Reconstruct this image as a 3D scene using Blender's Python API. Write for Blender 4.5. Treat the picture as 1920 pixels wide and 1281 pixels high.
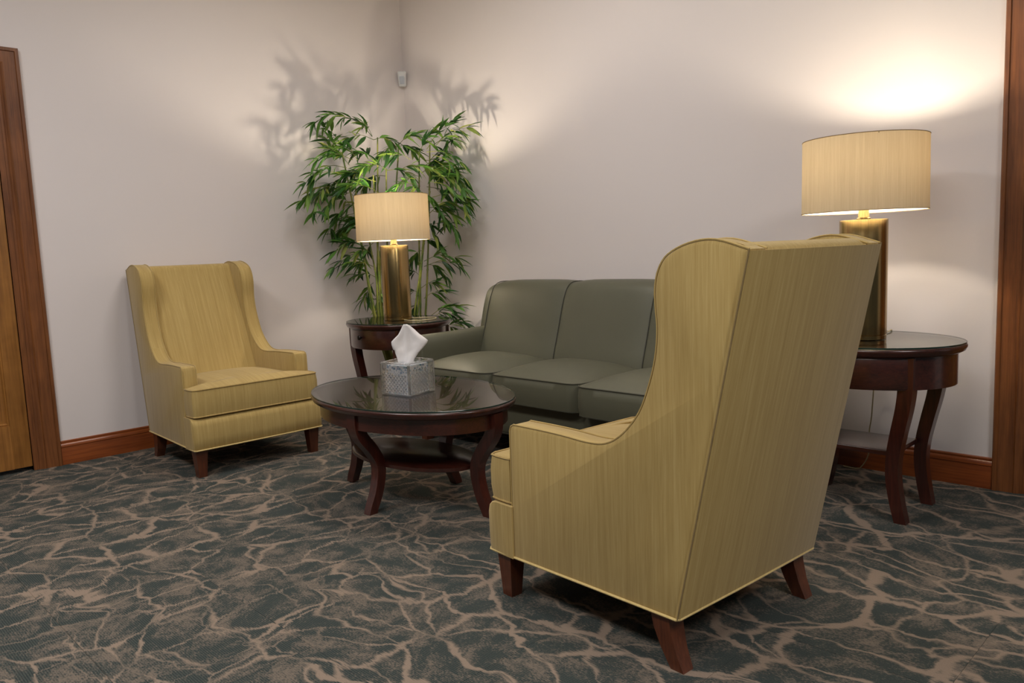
import bpy, bmesh, math, random
from mathutils import Vector, Matrix
random.seed(11)
PI = math.pi
for _o in list(bpy.data.objects):
    bpy.data.objects.remove(_o)
scene = bpy.context.scene
COL = scene.collection

# ------------------------------------------------------------------ camera
cam_d = bpy.data.cameras.new('camera')
cam = bpy.data.objects.new('camera', cam_d)
COL.objects.link(cam)
cam_d.sensor_fit = 'HORIZONTAL'
cam_d.sensor_width = 36.0
cam_d.lens = 27.2845
cam_d.clip_start = 0.05
cam_d.clip_end = 60
_r = Vector((0.702274, 0.710791, -0.039837))
_u = Vector((-0.053782, 0.108770, 0.992611))
_f = Vector((-0.709872, 0.694943, -0.114614))
cam.matrix_world = Matrix(((_r.x, _u.x, -_f.x, 4.7321),
                           (_r.y, _u.y, -_f.y, -3.6198),
                           (_r.z, _u.z, -_f.z, 1.0640),
                           (0, 0, 0, 1)))
scene.camera = cam

# ------------------------------------------------------------------ light
scene.view_settings.view_transform = 'Standard'
scene.view_settings.look = 'None'
scene.view_settings.gamma = 1.0
scene.view_settings.use_curve_mapping = False
scene.view_settings.exposure = 0.0

world = bpy.data.worlds.new('world')
scene.world = world
world.use_nodes = True
world.node_tree.nodes['Background'].inputs[0].default_value = (0.80, 0.90, 1.0, 1)
world.node_tree.nodes['Background'].inputs[1].default_value = 0.06


def area(name, loc, size, power, color):
    d = bpy.data.lights.new(name, 'AREA')
    d.shape = 'RECTANGLE'
    d.size, d.size_y = size
    d.energy = power
    d.color = color
    o = bpy.data.objects.new(name, d)
    COL.objects.link(o)
    o.location = loc
    return o


CEIL = 3.05
for _x, _y, _p, _c in ((2.0, -1.45, 25, 0.92), (1.9, -3.9, 44, 0.96), (4.2, -4.1, 52, 0.94), (6.3, -2.4, 58, 0.94)):
    area('ceiling_panel', (_x, _y, CEIL - 0.03), (1.2, 0.6), _p, (1.0, 0.5 + _c / 2, _c))

BULB_STRENGTH = 365.0


# ------------------------------------------------------------------ materials
def new_mat(name):
    m = bpy.data.materials.new(name)
    m.use_nodes = True
    return m, m.node_tree.nodes, m.node_tree.links, m.node_tree.nodes['Principled BSDF']


def srgb(r, g, b):
    def c(v):
        v /= 255.0
        return v / 12.92 if v <= 0.04045 else ((v + 0.055) / 1.055) ** 2.4
    return (c(r), c(g), c(b), 1.0)


def ramp(N, stops, interp='LINEAR'):
    n = N.new('ShaderNodeValToRGB')
    n.color_ramp.interpolation = interp
    el = n.color_ramp.elements
    el[0].position, el[0].color = stops[0]
    el[1].position, el[1].color = stops[-1]
    for p, c in stops[1:-1]:
        e = el.new(p)
        e.color = c
    return n


def mapping(N, L, scale, kind='Object', rot=(0, 0, 0)):
    tc = N.new('ShaderNodeTexCoord')
    mp = N.new('ShaderNodeMapping')
    mp.inputs['Scale'].default_value = scale
    mp.inputs['Rotation'].default_value = rot
    L.new(tc.outputs[kind], mp.inputs['Vector'])
    return mp.outputs['Vector']


def noise(N, L, vec, scale, detail=3.0, rough=0.5, dist=0.0):
    n = N.new('ShaderNodeTexNoise')
    n.inputs['Scale'].default_value = scale
    n.inputs['Detail'].default_value = detail
    n.inputs['Roughness'].default_value = rough
    n.inputs['Distortion'].default_value = dist
    if vec is not None:
        L.new(vec, n.inputs['Vector'])
    return n.outputs['Fac']


def bump(N, L, bsdf, height, strength, dist=0.002):
    b = N.new('ShaderNodeBump')
    b.inputs['Strength'].default_value = strength
    b.inputs['Distance'].default_value = dist
    L.new(height, b.inputs['Height'])
    L.new(b.outputs['Normal'], bsdf.inputs['Normal'])


def mathn(N, L, op, a, b=None, c=None):
    n = N.new('ShaderNodeMath')
    n.operation = op
    for i, v in enumerate((a, b, c)):
        if v is None:
            continue
        if isinstance(v, (int, float)):
            n.inputs[i].default_value = v
        else:
            L.new(v, n.inputs[i])
    return n.outputs[0]


def mixc(N, L, fac, a, b, blend='MIX'):
    n = N.new('ShaderNodeMix')
    n.data_type = 'RGBA'
    n.blend_type = blend
    for k, v in ((0, fac), (6, a), (7, b)):
        if isinstance(v, (int, float)):
            n.inputs[k].default_value = v
        elif isinstance(v, tuple):
            n.inputs[k].default_value = v
        else:
            L.new(v, n.inputs[k])
    return n.outputs[2]


def mat_paint(name, col, rough=0.6):
    m, N, L, B = new_mat(name)
    v = mapping(N, L, (1, 1, 1))
    n = noise(N, L, v, 260, 2)
    big = noise(N, L, v, 1.3, 2)
    c = mixc(N, L, big, tuple(x * 0.97 for x in col[:3]) + (1,), tuple(min(1, x * 1.03) for x in col[:3]) + (1,))
    L.new(c, B.inputs['Base Color'])
    B.inputs['Roughness'].default_value = rough
    bump(N, L, B, n, 0.12, 0.001)
    return m


def mat_wood(name, dark, light, axis, rough=0.35, coat=0.3, scale=1.0, blotch=0.35):
    """axis = direction of the grain"""
    m, N, L, B = new_mat(name)
    s = [14 * scale, 14 * scale, 14 * scale]
    s[axis] = 0.9 * scale
    v = mapping(N, L, tuple(s))
    g = noise(N, L, v, 2.2, 6, 0.65, 0.6)
    s2 = [90 * scale] * 3
    s2[axis] = 3 * scale
    v2 = mapping(N, L, tuple(s2))
    f = noise(N, L, v2, 1.6, 3, 0.6)
    v3 = mapping(N, L, (4, 4, 4))
    bl = noise(N, L, v3, 1.1, 3, 0.6)
    fac = mathn(N, L, 'ADD', mathn(N, L, 'MULTIPLY', g, 1.0 - blotch), mathn(N, L, 'MULTIPLY', bl, blotch))
    fac = mathn(N, L, 'ADD', fac, mathn(N, L, 'MULTIPLY', mathn(N, L, 'SUBTRACT', f, 0.5), 0.5))
    r = ramp(N, [(0.32, dark), (0.68, light)])
    L.new(fac, r.inputs['Fac'])
    L.new(r.outputs['Color'], B.inputs['Base Color'])
    B.inputs['Roughness'].default_value = rough
    B.inputs['Coat Weight'].default_value = coat
    B.inputs['Coat Roughness'].default_value = 0.18
    bump(N, L, B, f, 0.06, 0.001)
    return m


def mat_strie(name, dark, mid, light, sheen=0.2, rough=0.75, sc=1.0):
    """woven upholstery with irregular threads that run up the sides and front to back over the top"""
    m, N, L, B = new_mat(name)
    tc = N.new('ShaderNodeTexCoord')
    sp = N.new('ShaderNodeSeparateXYZ')
    L.new(tc.outputs['Object'], sp.inputs[0])
    sn = N.new('ShaderNodeSeparateXYZ')
    L.new(tc.outputs['Normal'], sn.inputs[0])
    side = mathn(N, L, 'GREATER_THAN', mathn(N, L, 'ABSOLUTE', sn.outputs[0]), 0.65)
    u = mathn(N, L, 'ADD', mathn(N, L, 'MULTIPLY', sp.outputs[0], mathn(N, L, 'SUBTRACT', 1.0, side)),
              mathn(N, L, 'MULTIPLY', sp.outputs[1], side))
    w = mathn(N, L, 'ADD', sp.outputs[2], mathn(N, L, 'MULTIPLY', sp.outputs[1],
              mathn(N, L, 'GREATER_THAN', mathn(N, L, 'ABSOLUTE', sn.outputs[2]), 0.65)))
    def layer(su, sw, detail):
        cb = N.new('ShaderNodeCombineXYZ')
        L.new(mathn(N, L, 'MULTIPLY', u, su * sc), cb.inputs[0])
        L.new(mathn(N, L, 'MULTIPLY', w, sw * sc), cb.inputs[1])
        return noise(N, L, cb.outputs[0], 1.0, detail, 0.6)
    a = layer(95, 2.0, 3)
    b = layer(420, 9, 2)
    c = layer(26, 1.2, 2)
    fac = mathn(N, L, 'ADD', mathn(N, L, 'MULTIPLY', a, 0.45), mathn(N, L, 'MULTIPLY', b, 0.35))
    fac = mathn(N, L, 'ADD', fac, mathn(N, L, 'MULTIPLY', c, 0.20))
    r = ramp(N, [(0.30, dark), (0.5, mid), (0.70, light)])
    L.new(fac, r.inputs['Fac'])
    L.new(r.outputs['Color'], B.inputs['Base Color'])
    B.inputs['Roughness'].default_value = rough
    B.inputs['Sheen Weight'].default_value = sheen
    B.inputs['Specular IOR Level'].default_value = 0.3
    bump(N, L, B, b, 0.15, 0.001)
    return m


def mat_leather(name, col):
    m, N, L, B = new_mat(name)
    v = mapping(N, L, (1, 1, 1))
    n = noise(N, L, v, 420, 3)
    big = noise(N, L, v, 5, 3)
    c = mixc(N, L, big, tuple(x * 0.9 for x in col[:3]) + (1,), tuple(x * 1.08 for x in col[:3]) + (1,))
    L.new(c, B.inputs['Base Color'])
    B.inputs['Roughness'].default_value = 0.5
    B.inputs['Specular IOR Level'].default_value = 0.4
    bump(N, L, B, n, 0.10, 0.001)
    return m


def mat_metal(name, col, rough=0.3):
    m, N, L, B = new_mat(name)
    v = mapping(N, L, (120, 120, 1.5))
    n = noise(N, L, v, 2.0, 3)
    r = ramp(N, [(0.3, tuple(x * 0.75 for x in col[:3]) + (1,)), (0.7, tuple(min(1, x * 1.15) for x in col[:3]) + (1,))])
    L.new(n, r.inputs['Fac'])
    L.new(r.outputs['Color'], B.inputs['Base Color'])
    B.inputs['Metallic'].default_value = 1.0
    B.inputs['Roughness'].default_value = rough
    return m


def mat_plain(name, col, rough=0.5, **kw):
    m, N, L, B = new_mat(name)
    v = mapping(N, L, (1, 1, 1))
    n = noise(N, L, v, 60, 2)
    c = mixc(N, L, n, tuple(x * 0.93 for x in col[:3]) + (1,), tuple(min(1, x * 1.05) for x in col[:3]) + (1,))
    L.new(c, B.inputs['Base Color'])
    B.inputs['Roughness'].default_value = rough
    for k, val in kw.items():
        B.inputs[k].default_value = val
    return m


def mat_shade(name):
    """linen drum shade: reflects, and lets the bulb shine through"""
    m, N, L, B = new_mat(name)
    N.remove(B)
    out = N['Material Output']
    v = mapping(N, L, (1, 1, 0.035))
    n = noise(N, L, v, 260, 4, 0.7)
    v2 = mapping(N, L, (1, 1, 0.02))
    n2 = noise(N, L, v2, 60, 3, 0.7)
    fac = mathn(N, L, 'ADD', mathn(N, L, 'MULTIPLY', n, 0.5), mathn(N, L, 'MULTIPLY', n2, 0.5))
    r = ramp(N, [(0.3, srgb(200, 182, 150)), (0.7, srgb(218, 202, 172))])
    L.new(fac, r.inputs['Fac'])
    rt = ramp(N, [(0.3, srgb(172, 142, 100)), (0.7, srgb(194, 166, 122))])
    L.new(fac, rt.inputs['Fac'])
    d = N.new('ShaderNodeBsdfDiffuse')
    t = N.new('ShaderNodeBsdfTranslucent')
    mx = N.new('ShaderNodeMixShader')
    mx.inputs[0].default_value = SHADE_TRANS
    geo = N.new('ShaderNodeNewGeometry')      # white lining inside
    L.new(mixc(N, L, geo.outputs['Backfacing'], r.outputs['Color'], srgb(238, 234, 226)), d.inputs['Color'])
    L.new(rt.outputs['Color'], t.inputs['Color'])
    L.new(d.outputs[0], mx.inputs[1])
    L.new(t.outputs[0], mx.inputs[2])
    L.new(mx.outputs[0], out.inputs['Surface'])
    return m


SHADE_TRANS = 0.062


def mat_glass_sheet(name, tint):
    """thin clear sheet: fresnel reflection over a clear view of what is below"""
    m, N, L, B = new_mat(name)
    N.remove(B)
    out = N['Material Output']
    fr = N.new('ShaderNodeFresnel')
    fr.inputs['IOR'].default_value = 2.1      # both faces of the sheet and the polish under it
    geo = N.new('ShaderNodeNewGeometry')
    g = N.new('ShaderNodeBsdfGlossy')
    g.inputs['Roughness'].default_value = 0.015
    t = N.new('ShaderNodeBsdfTransparent')
    t.inputs['Color'].default_value = tint
    mx = N.new('ShaderNodeMixShader')
    L.new(mathn(N, L, 'MULTIPLY', fr.outputs[0], mathn(N, L, 'SUBTRACT', 1.0, geo.outputs['Backfacing'])), mx.inputs[0])
    L.new(t.outputs[0], mx.inputs[1])
    L.new(g.outputs[0], mx.inputs[2])
    L.new(mx.outputs[0], out.inputs['Surface'])
    return m


def mat_crystal(name):
    m, N, L, B = new_mat(name)
    B.inputs['Base Color'].default_value = (0.97, 0.98, 0.98, 1)
    B.inputs['Roughness'].default_value = 0.02
    B.inputs['IOR'].default_value = 1.56
    B.inputs['Transmission Weight'].default_value = 1.0
    out = N['Material Output']
    # let part of the light straight through so what stands inside is lit
    t = N.new('ShaderNodeBsdfTransparent')
    mx = N.new('ShaderNodeMixShader')
    mx.inputs[0].default_value = 0.22
    L.new(B.outputs[0], mx.inputs[1])
    L.new(t.outputs[0], mx.inputs[2])
    L.new(mx.outputs[0], out.inputs['Surface'])
    return m


def mat_emit(name, col, s):
    m, N, L, B = new_mat(name)
    B.inputs['Base Color'].default_value = col
    B.inputs['Emission Color'].default_value = col
    B.inputs['Emission Strength'].default_value = s
    return m


def mat_carpet(name):
    m, N, L, B = new_mat(name)
    geo = N.new('ShaderNodeNewGeometry')
    oi = N.new('ShaderNodeObjectInfo')
    # each tile is cut from another stretch of the roll
    off = N.new('ShaderNodeCombineXYZ')
    L.new(mathn(N, L, 'MULTIPLY', oi.outputs['Random'], 0.022), off.inputs[0])
    L.new(mathn(N, L, 'MULTIPLY', oi.outputs['Random'], 0.03), off.inputs[1])
    add = N.new('ShaderNodeVectorMath')
    add.operation = 'ADD'
    L.new(geo.outputs['Position'], add.inputs[0])
    L.new(off.outputs[0], add.inputs[1])
    P = add.outputs[0]
    def warp(vec, scale, amt):
        n = N.new('ShaderNodeTexNoise')
        n.inputs['Scale'].default_value = scale
        n.inputs['Detail'].default_value = 3
        L.new(vec, n.inputs['Vector'])
        s = N.new('ShaderNodeVectorMath')
        s.operation = 'SUBTRACT'
        L.new(n.outputs['Color'], s.inputs[0])
        s.inputs[1].default_value = (0.5, 0.5, 0.5)
        k = N.new('ShaderNodeVectorMath')
        k.operation = 'SCALE'
        L.new(s.outputs[0], k.inputs[0])
        k.inputs['Scale'].default_value = amt
        a = N.new('ShaderNodeVectorMath')
        a.operation = 'ADD'
        L.new(vec, a.inputs[0])
        L.new(k.outputs[0], a.inputs[1])
        return a.outputs[0]
    W0 = warp(P, 2.2, 0.34)
    W1 = warp(W0, 9.0, 0.075)
    # the tufting steps: each row of loops ends its colour a little early or late
    ms = N.new('ShaderNodeMapping')
    ms.inputs['Scale'].default_value = (11, 230, 1)
    L.new(P, ms.inputs['Vector'])
    stp = noise(N, L, ms.outputs[0], 1.0, 2, 0.7)
    sv = N.new('ShaderNodeCombineXYZ')
    L.new(mathn(N, L, 'MULTIPLY', mathn(N, L, 'SUBTRACT', stp, 0.5), 0.048), sv.inputs[0])
    av = N.new('ShaderNodeVectorMath')
    av.operation = 'ADD'
    L.new(W1, av.inputs[0])
    L.new(sv.outputs[0], av.inputs[1])
    W2 = warp(warp(av.outputs[0], 26.0, 0.026), 70.0, 0.014)
    cl = lambda x: mathn(N, L, 'MINIMUM', mathn(N, L, 'MAXIMUM', x, 0.0), 1.0)
    wn = noise(N, L, P, 6.0, 1)
    def veins(rot, sc, width, gain):
        mp = N.new('ShaderNodeMapping')
        mp.inputs['Rotation'].default_value = (0, 0, rot)
        mp.inputs['Scale'].default_value = sc
        L.new(W2, mp.inputs['Vector'])
        vo = N.new('ShaderNodeTexVoronoi')
        vo.voronoi_dimensions = '2D'
        vo.feature = 'DISTANCE_TO_EDGE'
        vo.inputs['Scale'].default_value = 1.0
        L.new(mp.outputs[0], vo.inputs['Vector'])
        wd = mathn(N, L, 'MULTIPLY', mathn(N, L, 'SUBTRACT', wn, 0.08), width)
        if gain is not None:
            wd = mathn(N, L, 'MULTIPLY', wd, gain)
        return mathn(N, L, 'MULTIPLY', mathn(N, L, 'SUBTRACT', wd, vo.outputs['Distance']), 26.0)
    sx = N.new('ShaderNodeSeparateXYZ')
    L.new(geo.outputs['Position'], sx.inputs[0])
    # the veins lie one way on some of the floor and across it on the rest
    lay = cl(mathn(N, L, 'ADD', mathn(N, L, 'MULTIPLY', mathn(N, L, 'SUBTRACT', 2.75, sx.outputs[0]), 0.8),
                   mathn(N, L, 'MULTIPLY', mathn(N, L, 'SUBTRACT', noise(N, L, geo.outputs['Position'], 1.4, 1), 0.3), 1.6)))
    inv = mathn(N, L, 'SUBTRACT', 1.15, lay)
    va = veins(-0.25, (6.0, 2.8, 1), 0.132, lay)
    vb = veins(-0.12, (2.8, 6.0, 1), 0.128, inv)
    vc = veins(0.75, (2.6, 4.0, 1), 0.095, None)
    v = mathn(N, L, 'MAXIMUM', mathn(N, L, 'MAXIMUM', cl(va), cl(vb)), cl(vc))
    # flecks of the light yarn along the tufting rows
    mask = noise(N, L, W1, 10.0, 4, 0.65)
    mpf = N.new('ShaderNodeMapping')
    mpf.inputs['Scale'].default_value = (110, 190, 1)
    L.new(P, mpf.inputs['Vector'])
    fl = noise(N, L, mpf.outputs[0], 1.0, 3, 0.7)
    cover = mathn(N, L, 'MULTIPLY', mathn(N, L, 'SUBTRACT', mask, 0.47), 1.25)
    fleck = cl(mathn(N, L, 'MULTIPLY', mathn(N, L, 'ADD', mathn(N, L, 'SUBTRACT', fl, 0.49), cover), 4.0))
    spots = mathn(N, L, 'MULTIPLY', fleck, 0.58)
    tot = cl(mathn(N, L, 'MAXIMUM', v, spots))
    lp = N.new('ShaderNodeTexWave')
    lp.wave_type = 'BANDS'
    lp.bands_direction = 'Y'
    lp.inputs['Scale'].default_value = 52
    lp.inputs['Distortion'].default_value = 1.0
    lp.inputs['Detail'].default_value = 2
    L.new(P, lp.inputs['Vector'])
    grain = noise(N, L, P, 380, 2, 0.6)
    dark = mixc(N, L, cl(mathn(N, L, 'ADD', mathn(N, L, 'MULTIPLY', lp.outputs['Fac'], 0.55), mathn(N, L, 'MULTIPLY', mathn(N, L, 'SUBTRACT', grain, 0.35), 1.2))),
                CARPET_DARK[0], CARPET_DARK[1])
    light = mixc(N, L, grain, CARPET_LIGHT[0], CARPET_LIGHT[1])
    L.new(mixc(N, L, tot, dark, light), B.inputs['Base Color'])
    B.inputs['Roughness'].default_value = 0.95
    B.inputs['Specular IOR Level'].default_value = 0.15
    bump(N, L, B, mathn(N, L, 'ADD', grain, mathn(N, L, 'MULTIPLY', lp.outputs['Fac'], 0.5)), 0.35, 0.002)
    return m


CARPET_DARK = (srgb(36, 43, 44), srgb(78, 84, 80))
CARPET_LIGHT = (srgb(122, 106, 93), srgb(152, 135, 120))

M = {}
M['wall'] = mat_paint('wall_paint', srgb(227, 218, 216), 0.6)
M['ceiling'] = mat_paint('ceiling_paint', srgb(225, 223, 218), 0.8)
M['carpet'] = mat_carpet('patterned_carpet')
M['backing'] = mat_plain('carpet_backing', srgb(70, 68, 64), 0.9)
M['trim_v'] = mat_wood('trim_upright', srgb(92, 52, 26), srgb(138, 84, 44), 2)
M['trim_x'] = mat_wood('trim_along_x', srgb(112, 52, 20), srgb(154, 80, 34), 0)
M['trim_y'] = mat_wood('trim_along_y', srgb(112, 52, 20), srgb(154, 80, 34), 1)
M['door'] = mat_wood('door_veneer', srgb(112, 70, 27), srgb(166, 112, 52), 2, 0.4, 0.2, 0.6, 0.6)
M['cherry'] = mat_wood('dark_cherry', srgb(44, 16, 12), srgb(80, 34, 23), 2, 0.28, 0.5)
M['cherry_x'] = mat_wood('dark_cherry_flat', srgb(42, 18, 14), srgb(76, 35, 25), 0, 0.28, 0.5)
M['leg_wood'] = mat_wood('chair_leg_wood', srgb(66, 30, 16), srgb(104, 54, 30), 2, 0.35, 0.3)
M['fabric'] = mat_strie('mustard_weave', srgb(160, 132, 74), srgb(178, 151, 91), srgb(195, 170, 111))
M['welt'] = mat_strie('mustard_welt', srgb(152, 124, 70), srgb(172, 144, 86), srgb(190, 164, 106))
M['leather'] = mat_leather('olive_leather', srgb(88, 87, 71))
M['leather_welt'] = mat_leather('olive_welt', srgb(58, 57, 46))
M['brass'] = mat_metal('antique_brass', srgb(168, 142, 94), 0.24)
M['shade'] = mat_shade('linen_shade')
M['shade_trim'] = mat_plain('shade_trim', srgb(150, 124, 88), 0.8)
M['bulb'] = mat_emit('bulb_glow', (1.0, 0.88, 0.68, 1), BULB_STRENGTH)
M['glass'] = mat_glass_sheet('clear_glass_sheet', (0.90, 0.94, 0.92, 1))
M['glass_edge'] = mat_plain('glass_edge', srgb(24, 46, 40), 0.1)
M['crystal'] = mat_crystal('cut_crystal')
M['tissue'] = mat_plain('tissue_paper', srgb(238, 232, 230), 0.9)
M['knob'] = mat_plain('dark_knob', srgb(26, 20, 18), 0.35, Metallic=0.6)
M['white_plastic'] = mat_plain('white_plastic', srgb(226, 226, 226), 0.4)
M['lens'] = mat_plain('sensor_lens', srgb(196, 200, 208), 0.25)
M['cord'] = mat_plain('clear_cord', srgb(196, 180, 140), 0.4)
M['pot'] = mat_plain('planter', srgb(52, 40, 32), 0.6)
M['moss'] = mat_plain('moss', srgb(70, 66, 40), 0.95)


def mat_carton(name):
    m, N, L, B = new_mat(name)
    tc = N.new('ShaderNodeTexCoord')
    vo = N.new('ShaderNodeTexVoronoi')
    vo.inputs['Scale'].default_value = 80
    L.new(tc.outputs['Object'], vo.inputs['Vector'])
    r = ramp(N, [(0.34, (0, 0, 0, 1)), (0.46, (1, 1, 1, 1))])
    L.new(vo.outputs['Distance'], r.inputs['Fac'])
    hue = ramp(N, [(0.3, srgb(40, 110, 140)), (0.5, srgb(60, 100, 160)), (0.8, srgb(110, 165, 175))])
    L.new(vo.outputs['Color'], hue.inputs['Fac'])
    c = mixc(N, L, mathn(N, L, 'MULTIPLY', r.outputs['Color'], 1.0), hue.outputs['Color'], srgb(240, 238, 238))
    L.new(c, B.inputs['Base Color'])
    B.inputs['Roughness'].default_value = 0.6
    return m


def mat_leaf(name):
    m, N, L, B = new_mat(name)
    out = N['Material Output']
    geo = N.new('ShaderNodeNewGeometry')
    oi = N.new('ShaderNodeObjectInfo')
    f = mathn(N, L, 'FRACT', mathn(N, L, 'ADD', geo.outputs['Random Per Island'], oi.outputs['Random']))
    r = ramp(N, [(0.0, srgb(36, 72, 36)), (0.3, srgb(58, 102, 42)), (0.65, srgb(88, 134, 52)), (0.9, srgb(126, 156, 66)), (1.0, srgb(178, 180, 98))])
    L.new(f, r.inputs['Fac'])
    L.new(r.outputs['Color'], B.inputs['Base Color'])
    B.inputs['Roughness'].default_value = 0.45
    t = N.new('ShaderNodeBsdfTranslucent')
    L.new(r.outputs['Color'], t.inputs['Color'])
    mx = N.new('ShaderNodeMixShader')
    mx.inputs[0].default_value = 0.3
    L.new(B.outputs[0], mx.inputs[1])
    L.new(t.outputs[0], mx.inputs[2])
    L.new(mx.outputs[0], out.inputs['Surface'])
    return m


def mat_cane(name):
    m, N, L, B = new_mat(name)
    v = mapping(N, L, (1, 1, 1))
    n = noise(N, L, v, 9, 3)
    r = ramp(N, [(0.35, srgb(66, 88, 34)), (0.65, srgb(138, 140, 62))])
    L.new(n, r.inputs['Fac'])
    L.new(r.outputs['Color'], B.inputs['Base Color'])
    B.inputs['Roughness'].default_value = 0.4
    return m


M['carton'] = mat_carton('blue_floret_print')
M['leaf'] = mat_leaf('bamboo_leaf')
M['cane'] = mat_cane('bamboo_cane')


# ------------------------------------------------------------------ mesh helpers
def finish(name, verts, faces, mat, parent=None, smooth=True, angle=38):
    me = bpy.data.meshes.new(name)
    me.from_pydata([tuple(v) for v in verts], [], faces)
    bm = bmesh.new()
    bm.from_mesh(me)
    bmesh.ops.recalc_face_normals(bm, faces=bm.faces)
    bm.to_mesh(me)
    bm.free()
    if smooth:
        me.polygons.foreach_set('use_smooth', [True] * len(me.polygons))
        me.set_sharp_from_angle(angle=math.radians(angle))
    if mat is not None:
        me.materials.append(mat)
    o = bpy.data.objects.new(name, me)
    COL.objects.link(o)
    if parent is not None:
        o.parent = parent
    return o


class MB:
    """collects shapes that make up one mesh"""
    def __init__(self):
        self.v, self.f = [], []

    def add(self, v, f):
        n = len(self.v)
        self.v += [tuple(p) for p in v]
        self.f += [tuple(i + n for i in q) for q in f]
        return self

    def build(self, name, mat, parent=None, smooth=True, angle=38):
        return finish(name, self.v, self.f, mat, parent, smooth, angle)


def empty(name, loc, rz=0.0, label=None, cat=None, group=None):
    o = bpy.data.objects.new(name, None)
    COL.objects.link(o)
    o.location = loc
    o.rotation_euler = (0, 0, rz)
    o.empty_display_size = 0.1
    tag(o, label, cat, group)
    return o


def tag(o, label=None, cat=None, group=None, kind=None):
    if label:
        o['label'] = label
    if cat:
        o['category'] = cat
    if group:
        o['group'] = group
    if kind:
        o['kind'] = kind
    return o


def box(x0, x1, y0, y1, z0, z1, b=0.0):
    """box with chamfered edges"""
    if b <= 0:
        v = [(x, y, z) for z in (z0, z1) for x, y in ((x0, y0), (x1, y0), (x1, y1), (x0, y1))]
        return v, [(3, 2, 1, 0), (4, 5, 6, 7), (0, 1, 5, 4), (1, 2, 6, 5), (2, 3, 7, 6), (3, 0, 4, 7)]
    bm = bmesh.new()
    vs, fs = box(x0, x1, y0, y1, z0, z1)
    bv = [bm.verts.new(p) for p in vs]
    for q in fs:
        bm.faces.new([bv[i] for i in q])
    bmesh.ops.bevel(bm, geom=list(bm.edges), offset=b, segments=3, profile=0.5, affect='EDGES')
    bm.verts.index_update()
    out = [tuple(v.co) for v in bm.verts], [tuple(v.index for v in f.verts) for f in bm.faces]
    bm.free()
    return out


def loft(rings, cap0=True, cap1=True, closed=True):
    n = len(rings[0])
    v = [tuple(p) for r in rings for p in r]
    f = []
    for k in range(len(rings) - 1):
        for i in range(n if closed else n - 1):
            j = (i + 1) % n
            f.append((k * n + i, k * n + j, (k + 1) * n + j, (k + 1) * n + i))
    if cap0:
        f.append(tuple(range(n - 1, -1, -1)))
    if cap1:
        f.append(tuple(range((len(rings) - 1) * n, len(rings) * n)))
    return v, f


def oval(a, b, z, n=72, cx=0, cy=0):
    return [(cx + a * math.cos(2 * PI * i / n), cy + b * math.sin(2 * PI * i / n), z) for i in range(n)]


def lathe(prof, n=40, oval_ab=None, cx=0.0, cy=0.0, cap0=True, cap1=True):
    """prof: list of (r, z); with oval_ab=(a, b) r is an offset added to both half axes"""
    rings = []
    for r, z in prof:
        a, b = (r, r) if oval_ab is None else (oval_ab[0] + r, oval_ab[1] + r)
        rings.append(oval(a, b, z, n, cx, cy))
    return loft(rings, cap0, cap1)


def spline(pts, per=6, closed=False):
    P = [Vector(p) for p in pts]
    n = len(P)
    out = []
    segs = n if closed else n - 1
    for i in range(segs):
        p0 = P[(i - 1) % n] if (closed or i > 0) else P[0] * 2 - P[1]
        p1, p2 = P[i], P[(i + 1) % n]
        p3 = P[(i + 2) % n] if (closed or i + 2 < n) else P[-1] * 2 - P[-2]
        for k in range(per):
            t = k / per
            out.append(0.5 * ((2 * p1) + (p2 - p0) * t + (2 * p0 - 5 * p1 + 4 * p2 - p3) * t * t + (3 * p1 - p0 - 3 * p2 + p3) * t ** 3))
    if not closed:
        out.append(P[-1])
    return out


def tube(path, r, n=6, closed=False, taper=None):
    P = [Vector(p) for p in path]
    rings = []
    m = len(P)
    prev = None
    for i, p in enumerate(P):
        a = P[(i - 1) % m] if (closed or i > 0) else p
        b = P[(i + 1) % m] if (closed or i < m - 1) else p
        t = (b - a)
        t = t.normalized() if t.length > 1e-9 else Vector((0, 0, 1))
        if prev is None:
            ref = Vector((0, 0, 1)) if abs(t.z) < 0.9 else Vector((1, 0, 0))
            nx = t.cross(ref).normalized()
        else:
            nx = (prev - t * prev.dot(t))
            nx = nx.normalized() if nx.length > 1e-6 else t.orthogonal().normalized()
        prev = nx
        ny = t.cross(nx)
        rr = r if taper is None else r * taper(i / max(1, m - 1))
        rings.append([p + nx * (rr * math.cos(2 * PI * k / n)) + ny * (rr * math.sin(2 * PI * k / n)) for k in range(n)])
    if closed:
        v, f = loft(rings, False, False)
        L0 = (m - 1) * n
        f += [(L0 + i, L0 + (i + 1) % n, (i + 1) % n, i) for i in range(n)]
        return v, f
    return loft(rings)


def inset2d(P, d):
    """move a closed 2-D outline inwards by d (counter-clockwise outline)"""
    n = len(P)
    out = []
    for i in range(n):
        a, b, c = Vector(P[i - 1]), Vector(P[i]), Vector(P[(i + 1) % n])
        e1, e2 = (b - a), (c - b)
        n1 = Vector((-e1.y, e1.x)).normalized() if e1.length > 1e-9 else Vector((0, 0))
        n2 = Vector((-e2.y, e2.x)).normalized() if e2.length > 1e-9 else n1
        nn = (n1 + n2)
        nn = nn.normalized() if nn.length > 1e-6 else n1
        k = max(0.5, nn.dot(n1))
        out.append(b + nn * (d / k))
    return out


def ccw(P):
    s = sum(P[i][0] * P[(i + 1) % len(P)][1] - P[(i + 1) % len(P)][0] * P[i][1] for i in range(len(P)))
    return list(P) if s > 0 else list(reversed(P))


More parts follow.
